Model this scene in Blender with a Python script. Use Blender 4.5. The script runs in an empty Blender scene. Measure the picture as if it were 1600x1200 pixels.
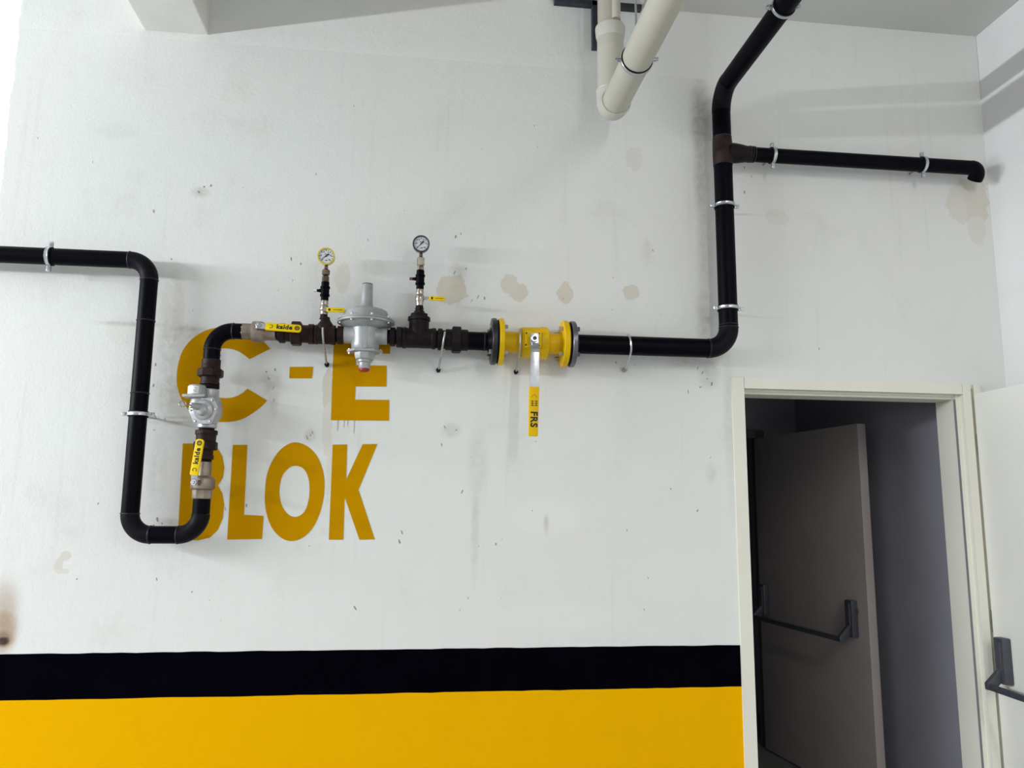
import bpy, bmesh, math, random
from mathutils import Vector, Matrix

random.seed(7)
S = bpy.context.scene
COL = S.collection

# ------------------------------------------------------------------ camera
cam_d = bpy.data.cameras.new('camera'); cam = bpy.data.objects.new('camera', cam_d); COL.objects.link(cam)
cam_d.sensor_width = 36.0; cam_d.lens = 36.0 * 1226.58 / 1600.0
cam_d.clip_start = 0.05; cam_d.clip_end = 200
_p, _y, _r = (math.radians(a) for a in (8.788, 6.797, 0.501))
_f = Vector((math.sin(_y) * math.cos(_p), math.cos(_y) * math.cos(_p), math.sin(_p)))
_rt = Vector((math.cos(_y), -math.sin(_y), 0)); _up = _rt.cross(_f)
_cx = _rt * math.cos(_r) + _up * math.sin(_r); _cy = _up * math.cos(_r) - _rt * math.sin(_r)
_m = Matrix((_cx, _cy, -_f)).transposed().to_4x4(); _m.translation = (0, -3.4, 1.55)
cam.matrix_world = _m
S.camera = cam

# ------------------------------------------------------------------ world, lamps, exposure
S.view_settings.view_transform = 'Standard'; S.view_settings.look = 'None'
S.view_settings.gamma = 1.0; S.view_settings.use_curve_mapping = False
S.view_settings.exposure = 0.03
S.cycles.max_bounces = 7; S.cycles.diffuse_bounces = 5; S.cycles.glossy_bounces = 3; S.cycles.caustics_reflective = False
wd = bpy.data.worlds.new('overcast_sky'); S.world = wd; wd.use_nodes = True
bgn = wd.node_tree.nodes['Background']
bgn.inputs[0].default_value = (0.97, 0.985, 1.0, 1); bgn.inputs[1].default_value = 2.2

def strip_lamp(name, loc, direction, sx, sy, power, color=(1, 1, 1)):
    l = bpy.data.lights.new(name, 'AREA'); l.shape = 'RECTANGLE'; l.size = sx; l.size_y = sy
    l.energy = power; l.color = color
    o = bpy.data.objects.new(name, l); COL.objects.link(o); o.location = loc
    z = -Vector(direction).normalized(); y = Vector((0, 1, 0)); x = y.cross(z).normalized(); y = z.cross(x)
    o.rotation_euler = Matrix((x, y, z)).transposed().to_euler()
    return o
# long tube luminaire of the garage aisle, far left of the frame, running towards the wall
strip_lamp('aisle_tube_light', (-5.2, -1.9, 2.70), (1, 0.0, 0.0), 0.06, 3.2, 245, (0.93, 0.97, 1.0))

# added fill lamp, unseen behind the viewer, brightening the right side
strip_lamp('right_fill_light', (1.5, -4.4, 3.70), (0.35, 0.40, -0.80), 0.12, 2.4, 74, (1.0, 0.965, 0.91))

# ------------------------------------------------------------------ materials
MATS = {}
def mat(name, col, rough=0.5, metal=0.0, var=0.0, vscale=20.0, bump=0.0, bscale=60.0, spec=0.5):
    if name in MATS: return MATS[name]
    m = bpy.data.materials.new(name); m.use_nodes = True; MATS[name] = m
    nt = m.node_tree; b = nt.nodes['Principled BSDF']
    b.inputs['Base Color'].default_value = (*col, 1); b.inputs['Roughness'].default_value = rough
    b.inputs['Metallic'].default_value = metal; b.inputs['Specular IOR Level'].default_value = spec
    if var or bump:
        tc = nt.nodes.new('ShaderNodeTexCoord')
    if var:
        n = nt.nodes.new('ShaderNodeTexNoise'); n.inputs['Scale'].default_value = vscale; n.inputs['Detail'].default_value = 5
        nt.links.new(tc.outputs['Object'], n.inputs['Vector'])
        r = nt.nodes.new('ShaderNodeMapRange'); r.inputs[1].default_value = 0.3; r.inputs[2].default_value = 0.7
        r.inputs[3].default_value = 1 - var; r.inputs[4].default_value = 1 + var
        nt.links.new(n.outputs['Fac'], r.inputs[0])
        mx = nt.nodes.new('ShaderNodeVectorMath'); mx.operation = 'SCALE'; mx.inputs[0].default_value = col
        nt.links.new(r.outputs[0], mx.inputs['Scale']); nt.links.new(mx.outputs[0], b.inputs['Base Color'])
    if bump:
        n2 = nt.nodes.new('ShaderNodeTexNoise'); n2.inputs['Scale'].default_value = bscale; n2.inputs['Detail'].default_value = 6
        nt.links.new(tc.outputs['Object'], n2.inputs['Vector'])
        bp = nt.nodes.new('ShaderNodeBump'); bp.inputs['Strength'].default_value = bump; bp.inputs['Distance'].default_value = 0.004
        nt.links.new(n2.outputs['Fac'], bp.inputs['Height']); nt.links.new(bp.outputs[0], b.inputs['Normal'])
    return m

M_BLACK = mat('black_pipe_paint', (0.0010, 0.0010, 0.0035), 0.42, 0, 0.25, 14, 0.15, 120, 0.06)
M_ELBOW = mat('thin_black_paint', (0.005, 0.004, 0.008), 0.5, 0, 0.45, 16, 0.2, 90, 0.10)
M_WELD = mat('weld_seam', (0.012, 0.010, 0.015), 0.45, 0.1, 0.5, 60, 0.4, 200, 0.3)
M_IRON = mat('brown_iron', (0.020, 0.0085, 0.0075), 0.5, 0.0, 0.6, 25, 0.35, 140, 0.18)
M_IRON2 = mat('dark_brown_iron', (0.0085, 0.0045, 0.0060), 0.5, 0.0, 0.5, 25, 0.35, 140, 0.15)
M_RUST = mat('rusty_primer', (0.022, 0.013, 0.010), 0.6, 0.0, 0.7, 18, 0.3, 90, 0.15)
M_NICKEL = mat('nickel_brass', (0.29, 0.24, 0.20), 0.36, 0.7, 0.25, 30)
M_CHROME = mat('zinc_plate', (0.55, 0.57, 0.60), 0.28, 0.95, 0.10, 40)
M_STEEL = mat('dull_steel', (0.42, 0.42, 0.42), 0.4, 0.8, 0.3, 60)
M_CAST = mat('grey_cast_paint', (0.36, 0.38, 0.385), 0.38, 0.25, 0.12, 25)
M_SILVER = mat('silver_cast_paint', (0.46, 0.47, 0.485), 0.33, 0.45, 0.15, 40, 0.1, 150)
M_LABEL = mat('white_label', (0.78, 0.78, 0.74), 0.5)
M_YEL = mat('yellow_valve_enamel', (0.71, 0.455, 0.0), 0.4, 0, 0.12, 14, spec=0.2)
M_YELH = mat('yellow_vinyl', (0.80, 0.57, 0.0), 0.45, spec=0.2)
M_YELO = mat('amber_vinyl', (0.76, 0.47, 0.0), 0.45, spec=0.15)
M_INK = mat('black_ink', (0.006, 0.006, 0.008), 0.6)
M_RUB = mat('black_rubber', (0.004, 0.004, 0.006), 0.7, spec=0.15)
M_RED = mat('red_cap', (0.30, 0.008, 0.015), 0.5)
M_FLG = mat('dark_flange', (0.022, 0.020, 0.030), 0.32, 0.4, 0.4, 30)
M_FLG2 = mat('grey_flange', (0.14, 0.14, 0.16), 0.35, 0.6, 0.3, 30)
M_PVC = mat('cream_pvc', (0.50, 0.485, 0.415), 0.42, 0, 0.06, 8)
M_PVC2 = mat('cream_pvc_fitting', (0.54, 0.53, 0.475), 0.35)
M_DIAL = mat('white_dial', (0.66, 0.67, 0.72), 0.4)
M_GRIM = mat('yellow_gauge_rim', (0.62, 0.52, 0.06), 0.3)
M_BRASS = mat('old_brass', (0.14, 0.105, 0.08), 0.25, 0.8, 0.4, 60)
M_NUT = mat('nickel_nut', (0.42, 0.37, 0.32), 0.2, 0.95, 0.3, 60)
M_SLATE = mat('slate_dark', (0.030, 0.033, 0.045), 0.6, 0.1, 0.3, 20)
M_COPPER = mat('copper_tip', (0.25, 0.09, 0.06), 0.4, 0.5)
M_FRAME = mat('cream_frame_paint', (0.76, 0.75, 0.675), 0.5, 0, 0.03, 2, spec=0.3)
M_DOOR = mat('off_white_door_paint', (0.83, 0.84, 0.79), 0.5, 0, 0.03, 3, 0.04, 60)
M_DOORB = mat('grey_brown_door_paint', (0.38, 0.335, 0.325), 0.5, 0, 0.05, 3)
M_BAR = mat('charcoal_push_bar', (0.065, 0.069, 0.088), 0.45, 0.2, 0.1, 30)
M_GREYW = mat('grey_lobby_paint', (0.34, 0.34, 0.395), 0.7, 0, 0.06, 3, 0.1, 60)
M_CEIL = mat('ceiling_paint', (0.60, 0.60, 0.585), 0.85, 0, 0.05, 1.5, 0.15, 40)
M_WHITE = mat('white_wall_paint', (0.76, 0.775, 0.785), 0.8, 0, 0.04, 2.0, 0.15, 50)
M_FLOOR = mat('concrete_floor', (0.38, 0.38, 0.37), 0.55, 0, 0.1, 2, 0.1, 30)
M_DARK = mat('shaft_shade', (0.012, 0.012, 0.016), 0.9)
M_BEAM = mat('beam_paint', (0.72, 0.72, 0.68), 0.8, 0, 0.05, 3, 0.2, 40)

# ------------------------------------------------------------------ geometry helpers
def frame(d):
    d = Vector(d).normalized()
    a = Vector((0, 0, 1)) if abs(d.z) < 0.9 else Vector((1, 0, 0))
    e1 = a.cross(d).normalized(); e2 = d.cross(e1)
    return e1, e2, d

class MB:
    def __init__(s): s.v = []; s.f = []
    def add(s, vs, fs):
        k = len(s.v); s.v += [Vector(p) for p in vs]; s.f += [tuple(i + k for i in f) for f in fs]; return s
    def box(s, a, b):
        (x0, y0, z0), (x1, y1, z1) = a, b
        return s.add([(x0,y0,z0),(x1,y0,z0),(x1,y1,z0),(x0,y1,z0),(x0,y0,z1),(x1,y0,z1),(x1,y1,z1),(x0,y1,z1)],
                     [(0,3,2,1),(4,5,6,7),(0,1,5,4),(1,2,6,5),(2,3,7,6),(3,0,4,7)])
    def obox(s, c, ax, ay, az):
        c = Vector(c); ax = Vector(ax); ay = Vector(ay); az = Vector(az)
        vs = [c + i*ax + j*ay + k*az for k in (-1,1) for (i,j) in ((-1,-1),(1,-1),(1,1),(-1,1))]
        return s.add(vs, [(0,3,2,1),(4,5,6,7),(0,1,5,4),(1,2,6,5),(2,3,7,6),(3,0,4,7)])
    def lathe(s, o, d, prof, n=32, rot=0.0, cap=True):
        o = Vector(o); e1, e2, d = frame(d); vs = []; fs = []
        for t, r in prof:
            for i in range(n):
                a = 2*math.pi*i/n + rot
                vs.append(o + d*t + (e1*math.cos(a) + e2*math.sin(a))*r)
        for k in range(len(prof)-1):
            for i in range(n):
                j = (i+1) % n; fs.append((k*n+i, k*n+j, (k+1)*n+j, (k+1)*n+i))
        if cap:
            fs.append(tuple(range(n-1, -1, -1))); q = (len(prof)-1)*n; fs.append(tuple(q+i for i in range(n)))
        return s.add(vs, fs)
    def cyl(s, o, d, t0, t1, r, n=32, ch=0.0015, rot=0.0):
        c = min(ch, abs(t1-t0)*0.3)
        return s.lathe(o, d, [(t0, r-c), (t0+c, r), (t1-c, r), (t1, r-c)], n, rot)
    def tube(s, pts, r, n=16, cap=True):
        pts = [Vector(p) for p in pts]; vs = []; fs = []; e = None
        rs = r if isinstance(r, (list, tuple)) else [r]*len(pts)
        for k, p in enumerate(pts):
            t = (pts[min(k+1, len(pts)-1)] - pts[max(k-1, 0)]).normalized()
            if e is None: e = frame(t)[0]
            e = (e - t*e.dot(t)).normalized(); e2 = t.cross(e)
            for i in range(n):
                a = 2*math.pi*i/n; vs.append(p + (e*math.cos(a) + e2*math.sin(a))*rs[k])
        for k in range(len(pts)-1):
            for i in range(n):
                j = (i+1) % n; fs.append((k*n+i, k*n+j, (k+1)*n+j, (k+1)*n+i))
        if cap:
            fs.append(tuple(range(n-1, -1, -1))); q = (len(pts)-1)*n; fs.append(tuple(q+i for i in range(n)))
        return s.add(vs, fs)
    def torus(s, c, d, R, r, n=28, m=8):
        e1, e2, d = frame(d); c = Vector(c); vs = []; fs = []
        for i in range(n):
            a = 2*math.pi*i/n; u = e1*math.cos(a) + e2*math.sin(a)
            for j in range(m):
                b = 2*math.pi*j/m; vs.append(c + u*(R + r*math.cos(b)) + d*(r*math.sin(b)))
        for i in range(n):
            for j in range(m):
                fs.append((i*m+j, ((i+1) % n)*m+j, ((i+1) % n)*m+(j+1) % m, i*m+(j+1) % m))
        return s.add(vs, fs)
    def poly(s, pts, ex):
        """closed outline (3D points in a plane) pushed along the vector ex"""
        pts = [Vector(p) for p in pts]; ex = Vector(ex); n = len(pts)
        vs = pts + [p + ex for p in pts]
        fs = [tuple(range(n)), tuple(range(2*n-1, n-1, -1))] + [(i, i+n, (i+1) % n + n, (i+1) % n) for i in range(n)]
        return s.add(vs, fs)

def finish(me, smooth, ang=32):
    bm = bmesh.new(); bm.from_mesh(me); bmesh.ops.recalc_face_normals(bm, faces=bm.faces); bm.to_mesh(me); bm.free()
    if smooth:
        me.shade_smooth(); me.set_sharp_from_angle(angle=math.radians(ang))

def obj(name, mb, material, parent=None, smooth=True, bevel=0.0, label=None):
    me = bpy.data.meshes.new(name)
    base = Vector((0, 0, 0)); g = parent
    while g is not None: base = base + g.location; g = g.parent
    me.from_pydata([tuple(v - base) for v in mb.v], [], mb.f)
    if bevel:
        bm = bmesh.new(); bm.from_mesh(me); bmesh.ops.recalc_face_normals(bm, faces=bm.faces)
        bmesh.ops.bevel(bm, geom=list(bm.edges), offset=bevel, segments=2, profile=0.6, affect='EDGES', clamp_overlap=True)
        bm.to_mesh(me); bm.free()
    finish(me, smooth)
    me.materials.append(material)
    o = bpy.data.objects.new(name, me); COL.objects.link(o)
    if parent is not None: o.parent = parent
    if label: o['label'] = label
    return o

def thing(name, label, cat, loc, group=None):
    o = bpy.data.objects.new(name, None); COL.objects.link(o); o.empty_display_size = 0.05
    o.location = loc
    o['label'] = label; o['category'] = cat
    if group: o['group'] = group
    return o

def struct(o, label=None, cat=None):
    o['kind'] = 'structure'
    if label: o['label'] = label
    if cat: o['category'] = cat
    return o

def curve_mesh(cu):
    o = bpy.data.objects.new('tmp', cu); COL.objects.link(o)
    dg = bpy.context.evaluated_depsgraph_get(); dg.update()
    me = bpy.data.meshes.new_from_object(o.evaluated_get(dg)); bpy.data.objects.remove(o)
    bpy.data.curves.remove(cu)
    return me

def flat_shape(name, loops, material, parent, origin, right, up, depth, smooth=False):
    """filled 2D outline with holes, extruded by depth on both sides of its plane"""
    cu = bpy.data.curves.new('c', 'CURVE'); cu.dimensions = '2D'; cu.fill_mode = 'BOTH'; cu.extrude = depth
    for lp in loops:
        sp = cu.splines.new('POLY'); sp.points.add(len(lp)-1); sp.use_cyclic_u = True
        for p, q in zip(sp.points, lp): p.co = (q[0], q[1], 0, 1)
    return place_flat(name, curve_mesh(cu), material, parent, origin, right, up)

def lettering(name, text, size, material, parent, origin, right, up, depth=0.0004, bold=0.0):
    cu = bpy.data.curves.new('t', 'FONT'); cu.body = text; cu.size = size; cu.extrude = depth; cu.offset = bold
    cu.space_character = 1.12; cu.align_x = 'CENTER'; cu.align_y = 'CENTER'; cu.resolution_u = 3
    return place_flat(name, curve_mesh(cu), material, parent, origin, right, up)

def place_flat(name, me, material, parent, origin, right, up):
    r = Vector(right).normalized(); u = Vector(up); u = (u - r*u.dot(r)).normalized(); n = r.cross(u)
    base = Vector((0, 0, 0)); g = parent
    while g is not None: base = base + g.location; g = g.parent
    T = Matrix.Translation(Vector(origin) - base) @ Matrix((r, u, n)).transposed().to_4x4()
    me.transform(T); me.materials.clear(); me.materials.append(material)
    me.name = name
    o = bpy.data.objects.new(name, me); COL.objects.link(o)
    if parent is not None: o.parent = parent
    return o

def arc(c, a, b, R, n=10):
    """quarter arc from c+a*R... : centre c, unit vectors a -> b"""
    c = Vector(c); a = Vector(a); b = Vector(b)
    return [c + (a*math.cos(t) + b*math.sin(t))*R for t in [math.pi/2*i/n for i in range(n+1)]]

# ------------------------------------------------------------------ wall material with its real stains
BEIGE = [(-.35,2.53,.034,.07,.45),(.13,2.495,.068,.068,1.),(.39,2.535,.040,.045,.8),(.43,2.50,.045,.042,.9),(.645,2.50,.036,.050,.9),(.95,2.52,.036,.036,.9),
         (.98,3.17,.04,.06,.35),(1.67,2.92,.06,.04,.3),(2.69,3.06,.085,.13,.75),(2.70,2.92,.05,.09,.4),(2.62,3.04,.07,.10,.5),(-.39,2.03,.022,.10,.9),(-.385,1.88,.02,.14,.5),(-.37,1.70,.010,.16,.45),(-1.05,2.35,.05,.13,.28),(-1.25,2.26,.06,.06,.2),
         (-1.385,1.335,.022,.018,.7),(-1.41,1.30,.016,.030,.7),(-1.395,1.275,.03,.010,.5)]
LIGHT = [(.56,1.50,.17,.085,.6),(.62,1.08,.3,.06,.4),(1.15,1.25,.22,.12,.3)]
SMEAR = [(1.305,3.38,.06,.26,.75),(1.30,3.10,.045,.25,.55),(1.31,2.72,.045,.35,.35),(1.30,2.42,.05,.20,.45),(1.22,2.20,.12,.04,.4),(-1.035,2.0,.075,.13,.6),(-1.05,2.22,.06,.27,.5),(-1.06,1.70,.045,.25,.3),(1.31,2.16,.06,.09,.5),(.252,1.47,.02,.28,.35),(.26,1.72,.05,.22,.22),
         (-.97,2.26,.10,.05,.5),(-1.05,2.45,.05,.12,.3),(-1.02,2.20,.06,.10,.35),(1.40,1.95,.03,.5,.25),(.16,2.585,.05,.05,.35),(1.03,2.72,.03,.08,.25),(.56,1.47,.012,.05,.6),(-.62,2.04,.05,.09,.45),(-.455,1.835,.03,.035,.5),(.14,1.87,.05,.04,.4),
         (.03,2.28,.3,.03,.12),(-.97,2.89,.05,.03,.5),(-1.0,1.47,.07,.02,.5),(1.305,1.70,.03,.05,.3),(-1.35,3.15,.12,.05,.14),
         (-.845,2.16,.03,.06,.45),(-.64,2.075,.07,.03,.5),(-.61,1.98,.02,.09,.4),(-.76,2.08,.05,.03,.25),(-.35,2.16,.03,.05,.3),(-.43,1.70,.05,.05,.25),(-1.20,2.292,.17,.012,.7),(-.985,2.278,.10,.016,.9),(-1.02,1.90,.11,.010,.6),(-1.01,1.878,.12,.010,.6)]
SOOT = [(-1.60,1.10,.085,.20,.38),(-1.595,1.055,.075,.13,.58),(-1.59,1.022,.060,.060,.72),(-1.588,1.008,.042,.034,.97)]
CHIPS = [(-1.16,2.792),(-1.071,2.581),(-1.102,2.12),(-1.103,2.033),(-1.086,1.899),(-1.047,1.892),(-1.087,1.846),(-.958,2.915),(-.929,2.922),(-.978,2.89),(-.638,2.076),(-.65,2.103),(-.613,2.113),(-.617,2.035),(-.612,1.983),(-.466,1.825),(-.446,1.85),(-.453,1.836),(.167,2.759),(.144,2.743),(.142,2.576),(.193,2.596),(.221,2.45),(.249,2.468),(.278,2.464),(.867,2.584),(1.057,2.725),(.114,1.883),(.164,1.871),(.102,1.806),(.194,1.607),(-.057,1.433),(-.067,1.398),(1.257,2.176),(1.28,2.156),(1.301,2.127),(1.321,2.104),(1.266,2.088),(1.209,2.066),(1.517,3.158),(1.55,3.115),(1.512,3.035),(-.841,2.167),(-.86,2.177),(-.699,1.54),(-.782,1.526),(-1.06,1.454),(-1.028,1.464),(-1.047,1.48),(-1.073,1.393),(-1.032,1.243),(-.892,1.192),(-1.337,1.244),(1.118,1.628),(1.238,1.534),(.917,1.448),(1.305,1.769),(-.239,1.125),(1.848,2.285),(.342,1.386),(-.529,2.586),(-.571,2.605),(-.244,2.709)]

def wall_material():
    m = bpy.data.materials.new('stained_white_wall'); m.use_nodes = True; nt = m.node_tree; N = nt.nodes; L = nt.links
    b = N['Principled BSDF']; b.inputs['Roughness'].default_value = 0.65; b.inputs['Specular IOR Level'].default_value = 0.25
    tc = N.new('ShaderNodeTexCoord'); P = tc.outputs['Object']
    def noise(scale, detail=4, rough=0.55, vec=None):
        n = N.new('ShaderNodeTexNoise'); n.inputs['Scale'].default_value = scale; n.inputs['Detail'].default_value = detail
        n.inputs['Roughness'].default_value = rough; L.new(vec or P, n.inputs['Vector']); return n.outputs['Fac']
    def rng(src, a, b_, c=0.0, d=1.0):
        r = N.new('ShaderNodeMapRange'); r.interpolation_type = 'SMOOTHSTEP'
        for i, v in enumerate((a, b_, c, d)): r.inputs[i+1].default_value = v
        L.new(src, r.inputs[0]); return r.outputs[0]
    def mix(fac, a, col):
        x = N.new('ShaderNodeMix'); x.data_type = 'RGBA'; L.new(fac, x.inputs[0]); L.new(a, x.inputs[6]); x.inputs[7].default_value = (*col, 1)
        return x.outputs[2]
    def ma(op, a, k, k2=None):
        q = N.new('ShaderNodeMath'); q.operation = op; L.new(a, q.inputs[0])
        for i, v in ((1, k), (2, k2)):
            if v is None: continue
            if isinstance(v, float): q.inputs[i].default_value = v
            else: L.new(v, q.inputs[i])
        return q.outputs[0]
    def attr(n):
        q = N.new('ShaderNodeAttribute'); q.attribute_name = n; return q.outputs['Fac']
    col = N.new('ShaderNodeRGB'); col.outputs[0].default_value = (0.735, 0.765, 0.745, 1); c = col.outputs[0]
    mid = noise(3.0, 8, 0.68); fine = noise(26, 5, 0.6)
    c = mix(rng(noise(0.9, 3), 0.38, 0.62), c, (0.745, 0.75, 0.735))
    c = mix(ma('MULTIPLY', rng(mid, 0.52, 0.74), 0.40), c, (0.60, 0.605, 0.565))
    sc = N.new('ShaderNodeVectorMath'); sc.operation = 'MULTIPLY'; sc.inputs[1].default_value = (22, 1, 0.8); L.new(P, sc.inputs[0])
    c = mix(ma('MULTIPLY', rng(noise(1.0, 3, 0.5, sc.outputs[0]), 0.58, 0.78), 0.22), c, (0.55, 0.555, 0.51))
    c = mix(ma('MULTIPLY', attr('light'), 0.6), c, (0.80, 0.82, 0.775))
    edge = ma('MULTIPLY_ADD', fine, 1.1, ma('SUBTRACT', attr('beige'), 0.55))
    c = mix(ma('MULTIPLY', rng(edge, 0.44, 0.54), attr('beige_k')), c, (0.635, 0.60, 0.515))
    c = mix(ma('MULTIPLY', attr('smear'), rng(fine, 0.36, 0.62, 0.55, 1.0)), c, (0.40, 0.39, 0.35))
    so = ma('MULTIPLY', attr('soot'), rng(fine, 0.25, 0.6, 0.9, 1.0))
    c = mix(rng(so, 0.0, 0.62), c, (0.42, 0.32, 0.23)); c = mix(rng(so, 0.55, 0.95), c, (0.05, 0.032, 0.026))
    L.new(c, b.inputs['Base Color'])
    ad = ma('MULTIPLY_ADD', mid, 3.0, noise(80, 4, 0.6))
    bp = N.new('ShaderNodeBump'); bp.inputs['Strength'].default_value = 0.32; bp.inputs['Distance'].default_value = 0.004
    L.new(ad, bp.inputs['Height']); L.new(bp.outputs[0], b.inputs['Normal'])
    return m
M_WALL = wall_material()

def stained_wall(name, x0, x1, z1, hole, depth):
    """plaster face as a fine grid carrying the stain masks, with the body of the wall behind it"""
    import numpy as np
    hx0_, hx1_, hz = hole; st = .009
    def seg(a, b_): return np.linspace(a, b_, max(2, int(round((b_ - a)/st)) + 1))
    xs = np.concatenate([seg(x0, hx0_)[:-1], seg(hx0_, hx1_)[:-1], seg(hx1_, x1)]); zs = np.concatenate([seg(0, hz)[:-1], seg(hz, z1)])
    nx, nz = len(xs), len(zs)
    X, Z = np.meshgrid(xs, zs)
    rj = np.random.RandomState(5); jit = np.convolve(rj.uniform(-1, 1, nz + 8), np.ones(9)/9, 'valid')*.012 + rj.uniform(-1, 1, nz)*.002
    X[:, 0] += np.minimum(jit, .006)
    co = np.stack([X, np.zeros_like(X), Z], -1).reshape(-1, 3)
    i = np.arange(nz*nx).reshape(nz, nx); q = np.stack([i[:-1, :-1], i[:-1, 1:], i[1:, 1:], i[1:, :-1]], -1)
    cx = (X[:-1, :-1] + X[:-1, 1:])/2; cz = (Z[:-1, :-1] + Z[1:, :-1])/2
    keep = ~((cx > hx0_) & (cx < hx1_) & (cz < hz)); q = q[keep].reshape(-1, 4)
    body = MB().poly([(x0 + .008, .0004, z1), (x0 + .008, .0004, 0), (hx0_, .0004, 0), (hx0_, .0004, hz), (hx1_, .0004, hz), (hx1_, .0004, 0), (x1, .0004, 0), (x1, .0004, z1)], (0, depth, 0))
    n0 = len(co)
    me = bpy.data.meshes.new(name)
    me.from_pydata(list(map(tuple, co.tolist())) + [tuple(v) for v in body.v], [], list(map(tuple, q.tolist())) + [tuple(k + n0 for k in f) for f in body.f])
    x = np.concatenate([co[:, 0], [b_.x for b_ in body.v]]); z = np.concatenate([co[:, 2], [b_.z for b_ in body.v]])
    def dist(sp): return np.sqrt(((x - sp[0])/sp[2])**2 + ((z - sp[1])/sp[3])**2)
    def put(nm, val):
        at = me.attributes.new(nm, 'FLOAT', 'POINT'); at.data.foreach_set('value', val.astype(np.float32))
    A = np.zeros_like(x); K = np.zeros_like(x)
    for sp in BEIGE:
        v = np.clip(1.5 - dist(sp), 0, 1); m_ = v > A; A[m_] = v[m_]; K[m_] = sp[4]
    put('beige', A); put('beige_k', K)
    for nm, lst, pw in (('light', LIGHT, .5), ('smear', SMEAR, .85), ('soot', SOOT, .9)):
        V = np.zeros_like(x)
        for sp in lst:
            t = np.clip((1.15 - dist(sp))/pw, 0, 1); V = np.maximum(V, sp[4]*t*t*(3 - 2*t))
        put(nm, V)
    me.materials.append(M_WALL)
    o = bpy.data.objects.new(name, me); COL.objects.link(o); return o

def paint_material(name, col, dirt, rough, spots=(), var=0.10, spec=0.5):
    m = bpy.data.materials.new(name); m.use_nodes = True; nt = m.node_tree; N = nt.nodes; L = nt.links
    b = N['Principled BSDF']; b.inputs['Roughness'].default_value = rough; b.inputs['Specular IOR Level'].default_value = spec
    tc = N.new('ShaderNodeTexCoord')
    n = N.new('ShaderNodeTexNoise'); n.inputs['Scale'].default_value = 9; n.inputs['Detail'].default_value = 7; n.inputs['Roughness'].default_value = 0.65
    L.new(tc.outputs['Object'], n.inputs['Vector'])
    r = N.new('ShaderNodeMapRange'); r.inputs[1].default_value = 0.5; r.inputs[2].default_value = 0.8; r.inputs[4].default_value = var*3
    L.new(n.outputs['Fac'], r.inputs[0])
    x = N.new('ShaderNodeMix'); x.data_type = 'RGBA'; x.inputs[6].default_value = (*col, 1); x.inputs[7].default_value = (*dirt, 1)
    L.new(r.outputs[0], x.inputs[0]); L.new(x.outputs[2], b.inputs['Base Color'])
    n1 = N.new('ShaderNodeTexNoise'); n1.inputs['Scale'].default_value = 70; n1.inputs['Detail'].default_value = 5; L.new(tc.outputs['Object'], n1.inputs['Vector'])
    bp = N.new('ShaderNodeBump'); bp.inputs['Strength'].default_value = 0.22; bp.inputs['Distance'].default_value = 0.004
    L.new(n1.outputs['Fac'], bp.inputs['Height']); L.new(bp.outputs[0], b.inputs['Normal'])
    return m
M_OCHRE = paint_material('ochre_wall_paint', (0.54, 0.265, 0.0), (0.36, 0.165, 0.0), 0.6, var=0.12, spec=0.02)
M_YSTR = paint_material('yellow_wall_paint', (0.82, 0.425, 0.0), (0.70, 0.35, 0.0), 0.6, var=0.10, spec=0.02)
M_BSTR = paint_material('black_wall_paint', (0.0005, 0.0005, 0.0025), (0.004, 0.004, 0.008), 0.5, var=0.12, spec=0.012)

# ------------------------------------------------------------------ the room
CEIL = 3.945; XR = 2.783; XL = -1.786
wall = stained_wall('wall_back', XL, 3.0, 4.1, (1.435, 2.615, 2.115), .17)
struct(wall, 'white plastered garage wall with stains, yellow and black painted base', 'wall')
def wavy(z, n, amp, seed):
    q = random.Random(seed); return [(XL + 0.004 + (1.4135 - XL - .004)*i/n, z + q.uniform(-amp, amp)) for i in range(n+1)]
top = wavy(.9592, 60, .0014, 1); mid_ = wavy(.7862, 60, .0014, 2)
obj('black_band', MB().poly([(x, -.0012, z) for x, z in mid_] + [(x, -.0012, z) for x, z in reversed(top)], (0, .0014, 0)), M_BSTR, wall, False, label='black painted horizontal stripe')
obj('yellow_band', MB().poly([(XL + .004, -.0012, 0.0), (1.4135, -.0012, 0.0)] + [(x, -.0012, z) for x, z in reversed(mid_)], (0, .0014, 0)), M_YSTR, wall, False, label='yellow painted lower wall')
rc = random.Random(3); cm = MB()
for x, z in CHIPS + [(rc.uniform(-1.7, 1.38), rc.uniform(1.0, 3.5)) for _ in range(40)]:
    k = 1.0 if (x, z) in CHIPS else .55
    w = rc.uniform(.002, .0055)*k; h = rc.uniform(.004, .013)*k; a0 = rc.uniform(-.5, .5); pts = []
    for i in range(7):
        t = 2*math.pi*i/7; r = rc.uniform(.6, 1.1); px = w*r*math.cos(t); pz = h*r*math.sin(t)
        pts.append((x + px*math.cos(a0) - pz*math.sin(a0), -.0004, z + px*math.sin(a0) + pz*math.cos(a0)))
    cm.poly(pts, (0, .0006, 0))
chp = obj('paint_chips', cm, mat('chipped_plaster', (.30, .305, .28), .8, 0, .5, 40), wall, False, label='small dark chips in the plaster'); chp['kind'] = 'stuff'
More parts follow.
